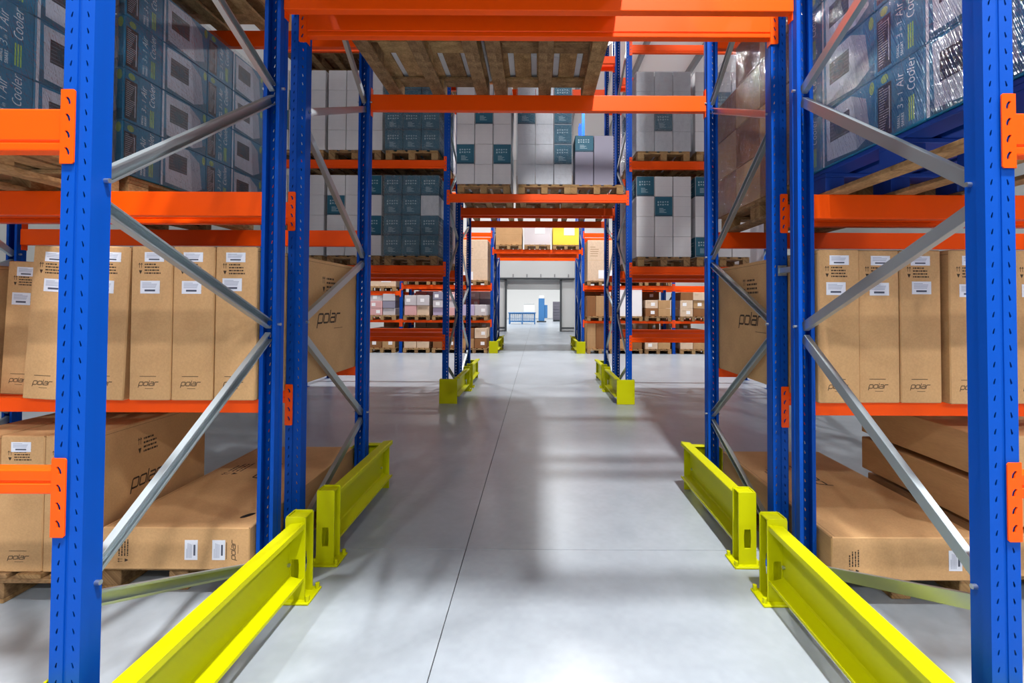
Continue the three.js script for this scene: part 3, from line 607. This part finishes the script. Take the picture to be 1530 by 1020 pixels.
{ // tall bound timber cartons right of the far tunnel, standing from floor through the shelf opening
  const y0 = pallet(1.93, 0, E0, 'wooden pallet under the tall brown bundles right of far tunnel');
  for (const [k, dx] of [-.27, 0, .27].entries()) solid('tall_bundle', bevelBox(.26, .78, 1.0, .006), [M.kraft, M.kraftDark, M.kraft][k], `tall brown bundle right of far tunnel, ${['nearest the opening', 'between two others', 'outermost of three'][k]}`, 'carton', [1.93 + dx, y0 + .39, -(E0 + .56)]);
  const y1 = pallet(1.93, 1.0, E0, 'wooden shelf pallet under the upper brown bundles right of far tunnel');
  for (const [k, dx] of [-.27, 0, .27].entries()) solid('tall_bundle', bevelBox(.26, .62, 1.0, .006), [M.kraftDark, M.kraft, M.kraftDark][k], `upper brown bundle right of far tunnel, ${['nearest the opening', 'between two others', 'outermost of three'][k]}`, 'carton', [1.93 + dx, y1 + .31, -(E0 + .56)]);
}
// loads high in the racks and behind the printed cartons: they keep lamp light out of the dark aisle
{
  const blockGeo = bevelBox(.78, 1.15, 1.1, .01), spots = [[1, 'nearest the tunnel'], [2, 'in the middle'], [3, 'outermost']];
  const high = [[0, 3.70, 'third'], [0, 5.50, 'fourth'], [1, 5.50, 'fourth'], [2, 5.50, 'fourth'], [3, 2.085, 'second'], [3, 3.70, 'third'], [3, 5.50, 'fourth']];
  for (const [ri, Y, lv] of high) for (const s of [-1, 1]) for (const [k, w] of spots) {
    if (s > 0 && ri > 1 && Y > 5) continue;
    const r = ROWS[ri], Z0 = r.dir > 0 ? r.z + .02 : r.z - 1.12, x = s * (1.92 + (k - 1) * .88), t = `${lv} shelf, ${r.word}, ${s < 0 ? 'left' : 'right'} bay, ${w}`;
    const y0 = pallet(x, Y, Z0 - .05, `wooden pallet on ${t}`);
    solid('wrapped_load', blockGeo, (ri + k) % 2 ? M.kraftDark : M.silver, `tall block load on ${t}`, 'load', [x, y0 + .576, -(Z0 + .55)]);
  }
  for (const ri of [0, 1, 2, 3]) for (const [x, w] of [[-.82, 'left'], [.05, 'middle']]) {
    const r = ROWS[ri], Z0 = r.dir > 0 ? r.z + .02 : r.z - 1.12, t = `the upper tunnel beams, ${r.word}, ${w} one`;
    const y0 = pallet(x, 5.88, Z0 - .05, `wooden pallet on ${t}`);
    solid('wrapped_load', blockGeo, M.kraftDark, `tall block load on ${t}`, 'load', [x, y0 + .576, -(Z0 + .55)]);
  }
}
// ------------------------------------------------------------------ far hall
{
  const blueSteel = S({ color: 0x3d78b0, roughness: .5 });
  const t = thing('steel_stillage', 'blue barred steel table beyond the open doorway', 'stillage', [-1.15, 0, -36]);
  for (const x of [-.95, 0, .95]) for (const z of [-.4, .4]) part('leg', box(.08, .8, .08), blueSteel, t).position.set(x, .4, z);
  for (const y of [.2, .8]) for (const z of [-.4, .4]) part('frame_bar', box(2.0, .07, .07), blueSteel, t).position.set(0, y, z);
  for (let k = 0; k < 13; k++) part('upright_bar', box(.055, .6, .03), blueSteel, t).position.set(-.9 + k * .15, .5, .4);
  part('table_top', bevelBox(2.1, .05, .95, .008), blueSteel, t).position.set(0, .86, 0);
  const w = thing('white_cabinet', 'white boxy machine on the blue steel table', 'machine', [-.62, .885, -36]); part('body', bevelBox(.8, .62, .7, .02), M.white, w).position.y = .31; part('lid', bevelBox(.82, .06, .72, .01), M.greyPanel, w).position.y = .65;
  const c = thing('blue_column', 'tall blue machine column beyond the doorway', 'machine', [.35, 0, -40]); part('body', bevelBox(.5, 1.9, .5, .02), blueSteel, c).position.y = 1.05; part('foot', bevelBox(.8, .1, .7, .01), M.darkFrame, c).position.y = .05; part('cap', bevelBox(.4, .25, .4, .02), M.white, c).position.y = 2.12; part('arm', bevelBox(.28, 1.1, .3, .02), blueSteel, c).position.set(.36, .9, 0);
  const k = thing('grey_cabinet', 'dark grey slatted cabinet against the doorway edge', 'cabinet', [1.75, 0, -42]); part('body', bevelBox(.75, 1.6, .6, .01), S({ color: 0x77727c, roughness: .6 }), k).position.y = .95; for (let i = 0; i < 6; i++) part('shelf', box(.72, .02, .02), M.darkFrame, k).position.set(0, .3 + i * .25, .31); part('plinth', box(.7, .15, .55), M.darkFrame, k).position.y = .075;
}
renderer.render(scene, camera);
